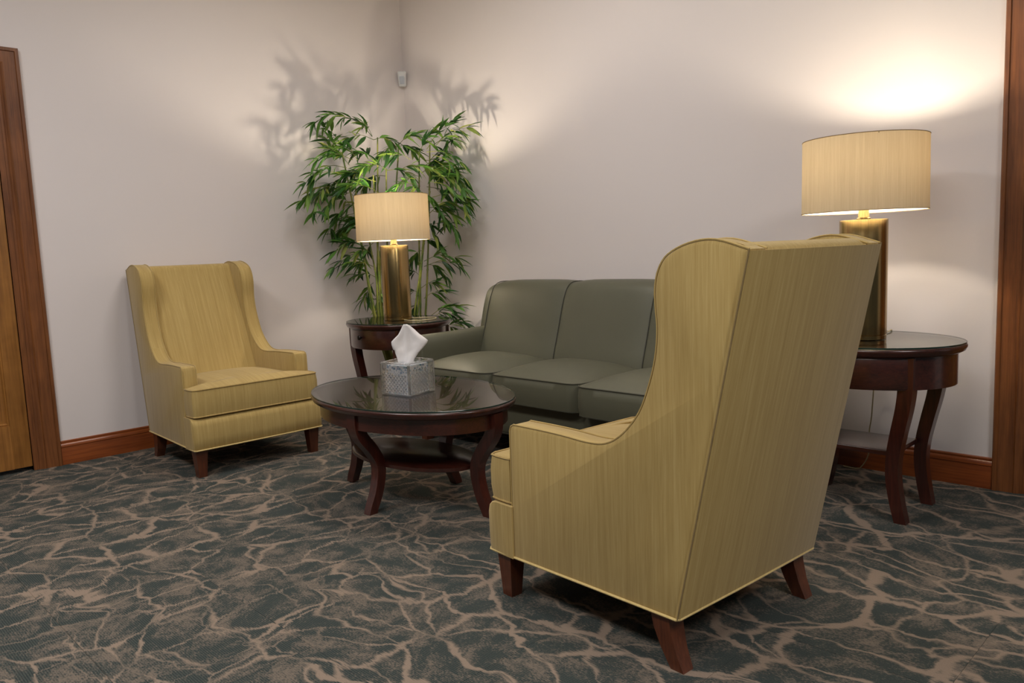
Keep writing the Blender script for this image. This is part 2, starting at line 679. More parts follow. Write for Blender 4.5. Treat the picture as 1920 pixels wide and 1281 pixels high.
def panel(prof, xo, th, rnd, side):
    """upholstered panel: a (y, z) outline with thickness along x.  xo(y, z) = outer |x|; rnd = edge rounding"""
    P = ccw([(p[0], p[1]) for p in prof])
    steps = [(0.0, rnd), (rnd * 0.3, rnd * 0.3), (rnd, 0.0), (th - rnd, 0.0), (th - rnd * 0.3, rnd * 0.3), (th, rnd)]
    rings = []
    for dx, ins in steps:
        Q = inset2d(P, ins) if ins > 0 else [Vector(p) for p in P]
        rings.append([(side * (xo(q.x, q.y) - dx), q.x, q.y) for q in Q])
    return loft(rings)


def pillow(W, y0, y1, zb, zt, crown, rf=0.03, rb=0.015, wfn=None, nu=15, nv=13, bulge=0.006):
    """seat cushion: boxed sides, crowned top; front is +y"""
    us = [math.sin(PI / 2 * (-1 + 2 * i / (nu - 1))) for i in range(nu)]
    vs = sorted(set([round(0.5 - 0.5 * math.cos(PI * i / (nv - 1)), 5) for i in range(nv)]))
    ys = [y0 + (y1 - y0) * v for v in vs]
    if wfn:
        ys = sorted(set(ys + wfn[1]))
    def half(y):
        w = wfn[0](y) if wfn else W
        d = y1 - y
        if d < rf:
            w -= rf - math.sqrt(max(0, rf * rf - (rf - d) ** 2))
        d = y - y0
        if d < rb:
            w -= rb - math.sqrt(max(0, rb * rb - (rb - d) ** 2))
        return w
    v, f = [], []
    nr = len(ys)
    for y in ys:
        w = half(y)
        b = (2 * (y - y0) / (y1 - y0) - 1)
        for u in us:
            z = zt + crown * (1 - abs(u) ** 3.2) * (1 - abs(b) ** 3.2)
            v.append((u * w, y, z))
    for j in range(nr - 1):
        for i in range(nu - 1):
            a = j * nu + i
            f.append((a, a + 1, a + nu + 1, a + nu))
    loop = [i for i in range(nu)] + [j * nu + nu - 1 for j in range(1, nr)] + \
           [(nr - 1) * nu + i for i in range(nu - 2, -1, -1)] + [j * nu for j in range(nr - 2, 0, -1)]
    L = [Vector(v[i]) for i in loop]
    n = len(L)
    flat = [Vector((p.x, p.y)) for p in L]
    out = inset2d(flat, -bulge)
    idx = loop
    for z, src in ((zt - 0.3 * (zt - zb), out), (zb + 0.3 * (zt - zb), out), (zb, flat)):
        base = len(v)
        v += [(q.x, q.y, z) for q in src]
        new = list(range(base, base + n))
        for i in range(n):
            j = (i + 1) % n
            f.append((idx[i], idx[j], new[j], new[i]))
        idx = new
    f.append(tuple(idx))
    top = [(p.x, p.y, zt) for p in flat]
    bot = [(p.x, p.y, zb) for p in flat]
    return (v, f), top, bot


def copy_tree(src):
    r = src.copy()
    COL.objects.link(r)
    for ch in list(src.children):
        c = ch.copy()
        COL.objects.link(c)
        c.parent = r
        for g in list(ch.children):
            d = g.copy()
            COL.objects.link(d)
            d.parent = c
    return r


# ------------------------------------------------------------------ the room
XR = 3.871           # where the casing on the back wall begins
YL = -2.486          # where the door casing on the left wall begins
X1, Y1 = 7.2, -6.6
floor = MB().add(*box(-0.3, X1, Y1, 0.3, -0.05, -0.006)).build('floor', M['backing'], smooth=False)
tag(floor, 'patterned carpet floor of dark teal and beige veined tiles', None, None, 'structure')
# carpet planks, each laid loose on the floor
TW, TL = 0.445, 0.89
tile_me = None
row = 0
y = 0.06
while y > Y1 + TW:
    x = -0.25 + (TL / 2 if row % 2 else 0.0) - TL / 2
    while x < X1 - 0.2:
        cx, cy = x + TL / 2, y - TW / 2
        # only what could be seen from near the camera
        d = Vector((cx - 4.73, cy + 3.62))
        fwd = d.x * -0.715 + d.y * 0.70
        lat = abs(d.x * 0.70 + d.y * 0.715)
        if fwd > 0.2 and lat < fwd * 0.95 + 1.1:
            if tile_me is None:
                t = MB().add(*box(-TL / 2 + 0.0004, TL / 2 - 0.0004, -TW / 2 + 0.0004, TW / 2 - 0.0004, -0.006, 0.0)).build('carpet_tile', M['carpet'], floor, smooth=False)
                tile_me = t.data
            else:
                t = bpy.data.objects.new('carpet_tile', tile_me)
                COL.objects.link(t)
                t.parent = floor
            t.location = (cx, cy, 0)
        x += TL
    y -= TW
    row += 1

DOOR_TOP = 2.095
YD0, YD1 = YL - 0.115, YL - 0.115 - 0.92
XD0, XD1 = XR + 0.105, XR + 0.105 + 0.92
wl = MB()
wl.add(*box(-0.15, 0, YD0 - 0.02, 0.15, 0, CEIL))
wl.add(*box(-0.15, 0, Y1, YD1 + 0.02, 0, CEIL))
wl.add(*box(-0.15, 0, YD1 + 0.02, YD0 - 0.02, DOOR_TOP + 0.02, CEIL))
tag(wl.build('wall_left', M['wall'], smooth=False), 'pale grey painted wall behind the far armchair', None, None, 'structure')
BT = 2.45
wb = MB()
wb.add(*box(0, XD0 + 0.02, 0, 0.15, 0, CEIL))
wb.add(*box(XD1 - 0.02, X1, 0, 0.15, 0, CEIL))
wb.add(*box(XD0 + 0.02, XD1 - 0.02, 0, 0.15, BT + 0.02, CEIL))
tag(wb.build('wall_back', M['wall'], smooth=False), 'pale painted wall behind the sofa and lamps', None, None, 'structure')
ce = MB().add(*box(-0.15, X1, Y1, 0.15, CEIL, CEIL + 0.1)).build('ceiling', M['ceiling'], smooth=False)
tag(ce, 'white ceiling above the lounge', None, None, 'structure')

BASE_PROF = [(0, 0), (0.016, 0), (0.016, 0.088), (0.0145, 0.093), (0.0145, 0.095), (0.017, 0.099), (0.0165, 0.106), (0.013, 0.114),
             (0.0085, 0.118), (0.0085, 0.121), (0.010, 0.124), (0.0095, 0.129), (0.006, 0.132), (0, 0.132)]


def extr(prof_a, prof_b):
    return loft([prof_a, prof_b])


b1 = MB().add(*extr([(d, 0.0, z) for d, z in BASE_PROF], [(d, YL, z) for d, z in BASE_PROF])).build('baseboard_left', M['trim_y'], angle=25)
tag(b1, 'orange brown wooden baseboard along the left wall', None, None, 'structure')
b2 = MB().add(*extr([(0.0, -d, z) for d, z in BASE_PROF], [(XR, -d, z) for d, z in BASE_PROF])).build('baseboard_back', M['trim_x'], angle=25)
tag(b2, 'orange brown wooden baseboard along the back wall', None, None, 'structure')

# casing profile: (distance from outer edge, proud of wall)
CAS = [(0, 0), (0, 0.020), (0.004, 0.024), (0.017, 0.024), (0.020, 0.018), (0.026, 0.017), (0.074, 0.015), (0.080, 0.019), (0.084, 0.016),
       (0.092, 0.014), (0.098, 0.009), (0.108, 0.008), (0.108, 0)]


def casing_left():
    a = [(d, YL - w, 0.0) for w, d in CAS]
    b = [(d, YL - w, DOOR_TOP + 0.112 - w) for w, d in CAS]
    c = [(d, YD1 - 0.112 + 0.003 + w, DOOR_TOP + 0.112 - w) for w, d in CAS]
    d_ = [(d, YD1 - 0.112 + 0.003 + w, 0.0) for w, d in CAS]
    return loft([a, b, c, d_])


t1 = MB().add(*casing_left()).build('trim_1', M['trim_v'], angle=25)
tag(t1, 'brown moulded wooden casing around the door at far left', None, None, 'structure')


def casing_back():
    a = [(XR + w, -d, 0.0) for w, d in CAS]
    b = [(XR + w, -d, BT + 0.112 - w) for w, d in CAS]
    c = [(XD1 + 0.109 - w, -d, BT + 0.112 - w) for w, d in CAS]
    e = [(XD1 + 0.109 - w, -d, 0.0) for w, d in CAS]
    return loft([a, b, c, e])


t2 = MB().add(*casing_back()).build('trim_2', M['trim_v'], angle=25)
tag(t2, 'brown moulded wooden casing at the right end of the back wall', None, None, 'structure')
# jambs
j = MB()
j.add(*box(-0.15, 0.004, YD0 - 0.02, YD0 + 0.0095, 0, DOOR_TOP + 0.02))
j.add(*box(-0.15, 0.004, YD1 - 0.0095, YD1 + 0.02, 0, DOOR_TOP + 0.02))
j.add(*box(-0.15, 0.004, YD1 + 0.02, YD0 - 0.02, DOOR_TOP, DOOR_TOP + 0.02))
tag(j.build('trim_3', M['trim_v'], smooth=False), 'brown wooden jamb lining the left doorway', None, None, 'structure')
j = MB()
j.add(*box(XD0 - 0.0095, XD0 + 0.02, -0.004, 0.15, 0, BT + 0.02))
j.add(*box(XD1 - 0.02, XD1 + 0.0095, -0.004, 0.15, 0, BT + 0.02))
j.add(*box(XD0 + 0.02, XD1 - 0.02, -0.004, 0.15, BT, BT + 0.02))
tag(j.build('trim_4', M['trim_v'], smooth=False), 'brown wooden jamb lining the right doorway', None, None, 'structure')


def door(name, W, H, label):
    """panelled slab in local x (0..W), face toward -y"""
    root = empty(name, (0, 0, 0))
    tag(root, label, None, None, 'structure')
    ST = 0.085
    s = MB()
    rails = [(0.0, 0.235), (0.93, 1.06), (H - 0.13, H)]
    s.add(*box(0, ST, -0.035, 0, 0, H, 0.002))
    s.add(*box(W - ST, W, -0.035, 0, 0, H, 0.002))
    for a, b in rails:
        s.add(*box(ST, W - ST, -0.035, 0, a, b, 0.0))
    for z0, z1 in ((rails[0][1], rails[1][0]), (rails[1][1], rails[2][0])):
        s.add(*box(ST, W - ST, -0.022, -0.012, z0, z1))
    s.build('door_frame', M['door'], root)
    for z0, z1 in ((rails[0][1], rails[1][0]), (rails[1][1], rails[2][0])):
        def rect(i, y):
            return [(ST + i, y, z0 + i), (W - ST - i, y, z0 + i), (W - ST - i, y, z1 - i), (ST + i, y, z1 - i)]
        p = MB().add(*loft([rect(0.0, -0.020), rect(0.0, -0.030), rect(0.008, -0.032), rect(0.014, -0.024), rect(0.020, -0.024), rect(0.055, -0.032), ], True, True))
        p.build('door_panel', M['door'], root, angle=15)
    k = MB().add(*lathe([(0.026, 0), (0.026, 0.004), (0.010, 0.008), (0.010, 0.03), (0.024, 0.04), (0.026, 0.052), (0.016, 0.064), (0.0, 0.066)], 20))
    ko = k.build('door_handle', M['brass'], root)
    ko.rotation_euler = (PI / 2, 0, 0)
    ko.location = (W - 0.065, -0.035, 0.95)
    return root


d1 = door('door_1', YD0 - 0.022 - (YD1 + 0.022), DOOR_TOP - 0.03, 'yellow brown wooden panelled door at far left')
d1.location = (-0.038, YD0 - 0.022, 0.024)
d1.rotation_euler = (0, 0, -PI / 2)
# local +x -> world -y, local -y (face) -> world -x ; turn the face to the room
for ch in d1.children:
    ch.scale = (1, -1, 1) if ch.name.startswith(('door_frame', 'door_panel')) else (1, 1, 1)
    if ch.name.startswith('door_handle'):
        ch.rotation_euler = (-PI / 2, 0, 0)
        ch.location.y = 0.035
d2 = door('door_2', XD1 - XD0 - 0.044, BT - 0.03, 'brown wooden panelled door in the right doorway')
d2.location = (XD0 + 0.022, 0.095, 0.024)


# ------------------------------------------------------------------ wing chairs
def make_wing_chair():
    root = empty('wing_armchair', (0, 0, 0))
    def xo(y, z):
        return 0.3295 + 0.03615 * (y + 0.3525) - 0.0098 * (z - 0.142)
    def line(a, b, n):
        return [(a[0] + (b[0] - a[0]) * i / n, a[1] + (b[1] - a[1]) * i / n) for i in range(n)]
    curve = [(0.225, 0.556), (0.13, 0.556), (0.031, 0.554), (-0.07, 0.549), (-0.133, 0.557), (-0.188, 0.590), (-0.241, 0.651), (-0.275, 0.728), (-0.294, 0.796),
             (-0.301, 0.862), (-0.297, 0.919), (-0.296, 0.964), (-0.307, 1.009), (-0.335, 1.044), (-0.395, 1.069), (-0.465, 1.074), (-0.549, 1.050)]
    cv = [(p.x, p.y) for p in spline([(a, b, 0) for a, b in curve], 4)]
    front = [(0.243, 0.142), (0.243, 0.30), (0.243, 0.45), (0.243, 0.535), (0.238, 0.549)]
    back = line((-0.549, 1.050), (-0.352, 0.142), 6)[1:] + [(-0.352, 0.142)]
    prof = front + cv + back + line((-0.352, 0.142), (0.243, 0.142), 4)[1:]
    for s in (-1, 1):
        MB().add(*panel(prof, xo, 0.078, 0.012, s)).build('wing_arm', M['fabric'], root)
        for dx in (0.0045, 0.0735):
            path = [(s * (xo(a, b) - dx), a, b) for a, b in front[1:] + cv]
            MB().add(*tube(path, 0.0026, 5)).build('piping', M['fabric'], root)
    # back: outer face leans with the wings, inner face padded
    def yo(z):
        return -0.352 - 0.217 * (z - 0.142)
    zs = [0.142, 0.3, 0.45, 0.6, 0.75, 0.9, 1.0, 1.035]
    rings = []
    for z in zs:
        w = xo(yo(z), z) - 0.02
        yi = -0.145 - (z - 0.30) * 0.385
        ring = []
        for i in range(13):
            u = -1 + 2 * i / 12
            ring.append((u * (w - 0.045), yi + 0.022 * (1 - u ** 4) * (1 if z < 0.95 else 0.6), z))
        for i in range(13):
            u = 1 - 2 * i / 12
            ring.append((u * w, yo(z) + 0.004, z))
        rings.append(ring)
    def shrink(r, dz, k):
        cy = sum(p[1] for p in r) / len(r)
        return [(p[0] * (1 - 0.02 * k), cy + (p[1] - cy) * (1 - k), p[2] + dz) for p in r]
    rings.append(shrink(rings[-1], 0.016, 0.10))
    rings.append(shrink(rings[-2], 0.025, 0.30))
    rings.append(shrink(rings[-3], 0.030, 0.60))
    MB().add(*loft(rings)).build('backrest', M['fabric'], root)
    # flat outside back, wrapped to the corners
    rr = []
    for z in [0.142, 0.35, 0.6, 0.85, 1.046]:
        w = xo(yo(z), z)
        y = yo(z)
        rr.append([(-w + 0.001, y + 0.006, z), (-w + 0.001, y - 0.001, z), (-w + 0.006, y - 0.006, z), (0, y - 0.008, z), (w - 0.006, y - 0.006, z), (w - 0.001, y - 0.001, z), (w - 0.001, y + 0.006, z)])
    MB().add(*loft(rr)).build('back_panel', M['fabric'], root, angle=50)
    for s in (-1, 1):
        MB().add(*tube([(s * (xo(yo(z), z) - 0.0005), yo(z) - 0.0015, z) for z in [0.146, 0.4, 0.7, 0.9, 1.05]], 0.0020, 5)).build('back_seam', M['welt_dark'], root)
    # seat base: inner deck and full width front rail with a soft top edge
    sb = MB()
    sb.add(*box(-0.27, 0.27, -0.33, 0.25, 0.148, 0.298))
    fr = []
    for y, z in [(0.236, 0.142), (0.344, 0.142), (0.352, 0.150), (0.355, 0.20), (0.355, 0.265), (0.349, 0.288), (0.336, 0.300), (0.315, 0.304), (0.236, 0.304)]:
        fr.append((y, z))
    rings = []
    for u, k in ((-1, 0.90), (-0.985, 0.97), (-0.95, 1.0), (-0.5, 1.006), (0, 1.01), (0.5, 1.006), (0.95, 1.0), (0.985, 0.97), (1, 0.90)):
        rings.append([(u * 0.3555, 0.236 + (y - 0.236) * k, 0.223 + (z - 0.223) * (1 if k >= 1 else 0.985 + 0.015 * k)) for y, z in fr])
    sb.add(*loft(rings))
    sb.build('seat_base', M['fabric'], root, angle=45)
    # bottom welt all round
    loop = [(-0.354, 0.345), (-0.345, 0.354), (-0.18, 0.3565), (0, 0.357), (0.18, 0.3565), (0.345, 0.354), (0.354, 0.345), (0.351, 0.24), (0.340, -0.06), (0.331, -0.352), (0.32, -0.358), (0, -0.361), (-0.32, -0.358), (-0.331, -0.352), (-0.340, -0.06), (-0.351, 0.24)]
    MB().add(*tube([(a, b, 0.146) for a, b in loop], 0.0038, 6, True)).build('bottom_welt', M['welt_light'], root)
    # T shaped seat cushion
    w = (lambda y: 0.258 if y < 0.2505 else 0.344, [0.2500, 0.2510])
    geo, top, bot = pillow(0.344, -0.20, 0.346, 0.311, 0.446, 0.034, 0.022, 0.03, w, bulge=0.005)
    cu = MB().add(*geo).build('seat_cushion', M['fabric'], root, angle=50)
    cp = MB()
    cp.add(*tube(top, 0.0042, 5, True))
    cp.add(*tube(bot, 0.0042, 5, True))
    cp.build('cushion_piping', M['welt'], cu)
    # legs: straight taper in front, swept back behind
    for s in (-1, 1):
        rings = []
        for z, h, dx, dy in ((0.15, 0.031, 0, 0), (0.075, 0.0255, 0.0015, 0.001), (0.0, 0.0205, 0.003, 0.002)):
            cx, cy = s * (0.312 + dx * 0), 0.296 + dy
            rings.append([(cx - h, cy - h, z), (cx + h, cy - h, z), (cx + h, cy + h, z), (cx - h, cy + h, z)])
        MB().add(*loft(rings)).build('leg', M['leg_wood'], root, smooth=False)
        rings = []
        for z, h, dy in ((0.15, 0.029, 0.0), (0.10, 0.027, -0.008), (0.05, 0.0235, -0.024), (0.0, 0.020, -0.048)):
            cx, cy = s * 0.294, -0.292 + dy
            rings.append([(cx - h, cy - h, z), (cx + h, cy - h, z), (cx + h, cy + h, z), (cx - h, cy + h, z)])
        MB().add(*loft(rings)).build('leg', M['leg_wood'], root, angle=50)
    return root


M['welt_light'] = mat_strie('welt_light', srgb(196, 168, 104), srgb(212, 186, 122), srgb(226, 202, 142))
M['welt_dark'] = mat_strie('welt_dark', srgb(110, 90, 54), srgb(132, 110, 68), srgb(150, 126, 82))
ch1 = make_wing_chair()
tag(ch1, 'mustard wing armchair facing the room beside the door at left', 'armchair', 'mustard wing armchairs')
ch2 = copy_tree(ch1)
tag(ch2, 'mustard wing armchair in the foreground seen from behind', 'armchair', 'mustard wing armchairs')
ch1.location = (0.595, -1.767, 0)
ch1.rotation_euler = (0, 0, math.radians(-90.91))
ch2.location = (3.367, -1.722, 0)
ch2.rotation_euler = (0, 0, math.radians(85.87))


# ------------------------------------------------------------------ sofa (built in place, front toward -y)
def make_sofa():
    OX, OY = 2.149, -0.5
    root = empty('sofa', (OX, OY, 0), 0, 'three seat olive green leather sofa against the back wall', 'sofa')
    HW, AW = 1.005, 0.105      # half width, arm width
    IW = HW - AW             # 0.90 inner half width
    ft, bk = -0.42, 0.42     # base front / back in local y
    b = MB()
    b.add(*box(-HW, HW, ft, bk, 0.135, 0.318, 0.014))
    b.build('base', M['leather'], root)
    MB().add(*tube([(-HW + 0.004, ft - 0.001, 0.139), (HW - 0.004, ft - 0.001, 0.139)], 0.005, 6)).build('bottom_welt', M['leather_welt'], root)
    # arms
    for s in (-1, 1):
        sec = [(0.0, 0.14), (0.0, 0.52), (-0.002, 0.555), (0.004, 0.585), (0.022, 0.604), (0.05, 0.612), (0.078, 0.606), (0.098, 0.590), (0.108, 0.560), (0.110, 0.52), (0.110, 0.14)]
        rings = []
        for y, k in ((-0.432, 0.90), (-0.440, 0.97) if False else (-0.430, 0.97), (-0.418, 1.0), (-0.2, 1.0), (0.10, 1.012), (0.30, 1.012)):
            rings.append([(s * (HW - 0.055 + (0.055 - a) * (k if k < 1 else 1)), y, 0.14 + (z - 0.14) * k) for a, z in sec])
        MB().add(*loft(rings)).build('arm', M['leather'], root, angle=60)
        # wing of the back above the arm
        wp = [(0.085, 0.56), (0.108, 0.62), (0.138, 0.73), (0.166, 0.806), (0.190, 0.842), (0.228, 0.863), (0.28, 0.866), (0.34, 0.860), (0.39, 0.840), (0.41, 0.80), (0.42, 0.5), (0.42, 0.15), (0.25, 0.15), (0.2, 0.4)]
        wv = [(p.x, p.y) for p in spline([(a, c, 0) for a, c in wp[:10]], 3)] + wp[10:]
        MB().add(*panel(wv, lambda y, z: HW, AW + 0.004, 0.030, s)).build('wing', M['leather'], root, angle=60)
    # tight back in three sections
    fp = [(0.005, 0.44), (0.018, 0.50), (0.058, 0.62), (0.095, 0.74), (0.126, 0.82), (0.152, 0.860), (0.190, 0.882), (0.240, 0.887), (0.30, 0.884), (0.36, 0.872), (0.402, 0.845), (0.415, 0.80)]
    fs = [(p.x, p.y) for p in spline([(a, c, 0) for a, c in fp], 3)]
    for k in range(3):
        x0, x1 = -IW + 0.6 * k, -IW + 0.6 * (k + 1)
        rings = []
        for i in range(15):
            u = math.sin(PI / 2 * (-1 + 2 * i / 14))
            puff = 0.016 * (1 - abs(u) ** 5)
            ring = []
            for (a, c) in fs:
                n = Vector((a - 0.30, (c - 0.55) * 0.8))
                n = n.normalized()
                ring.append(((x0 + x1) / 2 + u * 0.2995, a + n.x * (puff - 0.008), c + n.y * (puff - 0.008)))
            ring += [((x0 + x1) / 2 + u * 0.2995, 0.415, 0.2), ((x0 + x1) / 2 + u * 0.2995, 0.02, 0.2)]
            rings.append(ring)
        MB().add(*loft(rings)).build('back_section', M['leather'], root, angle=70)
    for xx in (-IW + 0.002, -IW + 0.6, -IW + 1.2, IW - 0.002):
        MB().add(*tube([(xx, a + 0.0035, c - 0.0015) for a, c in fs][:28], 0.0024, 6)).build('back_welt', M['leather_welt'], root)
    # seat cushions (pillow has its front at +y, so mirror y)
    for k in range(3):
        cx = -IW + 0.3 + 0.6 * k
        fwd = (0.0, 0.0, 0.034)[k]
        geo, top, bot = pillow(0.2965, -0.055, 0.482 + fwd, 0.318, 0.450, 0.055, 0.06, 0.02, bulge=0.006)
        v = [(cx + p[0], -p[1], p[2]) for p in geo[0]]
        cu = MB().add(v, geo[1]).build('seat_cushion', M['leather'], root, angle=55)
        cp = MB()
        for lp in (top, bot):
            cp.add(*tube([(cx + p[0], -p[1], p[2]) for p in lp], 0.0034, 5, True))
        cp.build('cushion_piping', M['leather_welt'], cu)
    for sx in (-1, 1):
        for yy in (-0.375, 0.36):
            rings = []
            for z, h in ((0.14, 0.034), (0.0, 0.024)):
                cx = sx * (HW - 0.05)
                rings.append([(cx - h, yy - h, z), (cx + h, yy - h, z), (cx + h, yy + h, z), (cx - h, yy + h, z)])
            MB().add(*loft(rings)).build('leg', M['leg_wood'], root, smooth=False)
    return root


make_sofa()


# ------------------------------------------------------------------ tables
def s_leg(path, w0, w1, side_dir):
    """square-section curved leg: path of (x, y, z), widths from top to foot"""
    P = spline(path, 5)
    rings = []
    n = len(P)
    d = Vector((side_dir[0], side_dir[1], 0)).normalized()
    t = Vector((-d.y, d.x, 0))
    for i, p in enumerate(P):
        a = P[max(0, i - 1)]
        b = P[min(n - 1, i + 1)]
        tan = (b - a).normalized()
        # outward normal in the plane of the curve
        nrm = (d - tan * d.dot(tan)).normalized()
        if i in (0, n - 1):
            nrm = d
        k = i / (n - 1)
        w = w0 + (w1 - w0) * k
        h = w * 0.5
        rings.append([p + nrm * h + t * h, p + nrm * h - t * h, p - nrm * h - t * h, p - nrm * h + t * h])
    return loft(rings)


def reflect_tilt(rz):
    """slight coffee table tilt, added so its glass top reflects the wall"""
    return (Matrix.Rotation(0.0195, 3, Vector((0.703, 0.711, 0))) @ Matrix.Rotation(rz, 3, 'Z')).to_euler()


def make_coffee_table():
    root = empty('coffee_table', (2.028, -1.607, 0), 0, 'oval dark cherry coffee table with glass top in front of sofa', 'table')
    root.rotation_euler = reflect_tilt(0.09)
    A, B, Z = 0.525, 0.355, 0.475
    top = MB().add(*lathe([(-0.05, Z - 0.034), (-0.022, Z - 0.033), (-0.014, Z - 0.029), (-0.006, Z - 0.024), (-0.004, Z - 0.017), (-0.001, Z - 0.014), (0.0, Z - 0.008), (-0.003, Z - 0.002), (-0.008, Z - 0.0006)], 96, (A, B)))
    top.build('tabletop', M['cherry_x'], root, angle=50)
    g = MB().add(*lathe([(-0.004, Z), (-0.0025, Z + 0.001), (-0.0025, Z + 0.005), (-0.004, Z + 0.006)], 96, (A, B))).build('glass_top', M['glass'], root, angle=20)
    glass_edges(g)
    ap = MB().add(*lathe([(-0.038, 0.378), (-0.038, 0.446), (-0.065, 0.446), (-0.065, 0.378)], 96, (A, B), cap0=False, cap1=False))
    ap.f += [(3 * 96 + i, 3 * 96 + (i + 1) % 96, (i + 1) % 96, i) for i in range(96)]
    ap.build('apron', M['cherry_x'], root, angle=40)
    for k, (dx, dy, R) in enumerate(((1, 0, A), (0, 1, B), (-1, 0, A), (0, -1, B))):
        r0 = R - (0.040 if dx else 0.055)
        pts = [(r0, 0.443), (r0, 0.385), (r0 - 0.016, 0.340), (r0 - 0.062, 0.280), (r0 - 0.096, 0.220), (r0 - 0.100, 0.165), (r0 - 0.082, 0.09), (r0 - 0.056, 0.035), (r0 - 0.042, 0.0)]
        MB().add(*s_leg([(dx * r, dy * r, z) for r, z in pts], 0.052, 0.038, (dx, dy))).build('leg', M['cherry'], root, angle=40)
    MB().add(*lathe([(-0.004, 0.190), (0, 0.193), (0, 0.207), (-0.004, 0.210)], 72, (0.352, 0.187))).build('shelf', M['cherry_x'], root, angle=40)
    return root


def glass_edges(g):
    """dark green cut edge on the rim of a glass sheet"""
    me = g.data
    me.materials.append(M['glass_edge'])
    for p in me.polygons:
        if abs(p.normal.z) < 0.9:
            p.material_index = 1


def make_end_table():
    root = empty('end_table', (0, 0, 0))
    A, B, Z = 0.366, 0.303, 0.664
    MB().add(*lathe([(-0.05, Z - 0.034), (-0.022, Z - 0.033), (-0.014, Z - 0.029), (-0.006, Z - 0.024), (-0.004, Z - 0.017), (-0.001, Z - 0.014), (0.0, Z - 0.008), (-0.003, Z - 0.002), (-0.008, Z - 0.0006)], 80, (A, B))).build('tabletop', M['cherry_x'], root, angle=50)
    g = MB().add(*lathe([(-0.004, Z), (-0.0025, Z + 0.001), (-0.0025, Z + 0.005), (-0.004, Z + 0.006)], 80, (A, B))).build('glass_top', M['glass'], root, angle=20)
    glass_edges(g)
    ap = MB().add(*lathe([(-0.030, 0.512), (-0.030, Z - 0.032), (-0.055, Z - 0.032), (-0.055, 0.512)], 80, (A, B), cap0=False, cap1=False))
    ap.f += [(3 * 80 + i, 3 * 80 + (i + 1) % 80, (i + 1) % 80, i) for i in range(80)]
    ap.build('apron', M['cherry_x'], root, angle=40)
    # drawer front lies on the curved apron, facing -y
    n = 18
    rings = []
    for i in range(n + 1):
        a = math.radians(-90 - 46 + 92 * i / n)
        c, s = math.cos(a), math.sin(a)
        def q(off, z):
            return ((A - 0.030 + off) * c, (B - 0.030 + off) * s, z)
        rings.append([q(-0.004, 0.517), q(0.003, 0.517), q(0.0045, 0.520), q(0.0045, Z - 0.040), q(0.003, Z - 0.037), q(-0.004, Z - 0.037)])
    dr = MB().add(*loft(rings)).build('drawer', M['cherry_x'], root, angle=40)
    kn = MB().add(*lathe([(0.005, 0), (0.005, 0.010), (0.012, 0.013), (0.0145, 0.019), (0.012, 0.025), (0.0, 0.027)], 18)).build('knob', M['knob'], dr)
    kn.rotation_euler = (PI / 2, 0, 0)
    kn.location = (0, -(B - 0.030 + 0.004), 0.585)
    for sx in (-1, 1):
        for sy in (-1, 1):
            pts = [(0.228, 0.172, Z - 0.035), (0.228, 0.172, 0.52), (0.219, 0.170, 0.44), (0.198, 0.164, 0.34), (0.182, 0.157, 0.25), (0.179, 0.152, 0.17), (0.191, 0.149, 0.08), (0.208, 0.146, 0.0)]
            MB().add(*s_leg([(sx * a, sy * b, z) for a, b, z in pts], 0.054, 0.042, (sx, 0))).build('leg', M['cherry'], root, angle=40)
    MB().add(*box(-0.170, 0.170, -0.128, 0.128, 0.243, 0.262, 0.003)).build('shelf', M['cherry_x'], root)
    return root


make_coffee_table()
et = make_end_table()
tag(et, 'dark cherry oval end table in the corner left of the sofa', 'table', 'dark cherry end tables')
et2 = copy_tree(et)
tag(et2, 'dark cherry oval end table near the casing at right', 'table', 'dark cherry end tables')
et.location = (0.753, -0.72, 0)
et2.location = (3.524, -0.495, 0)


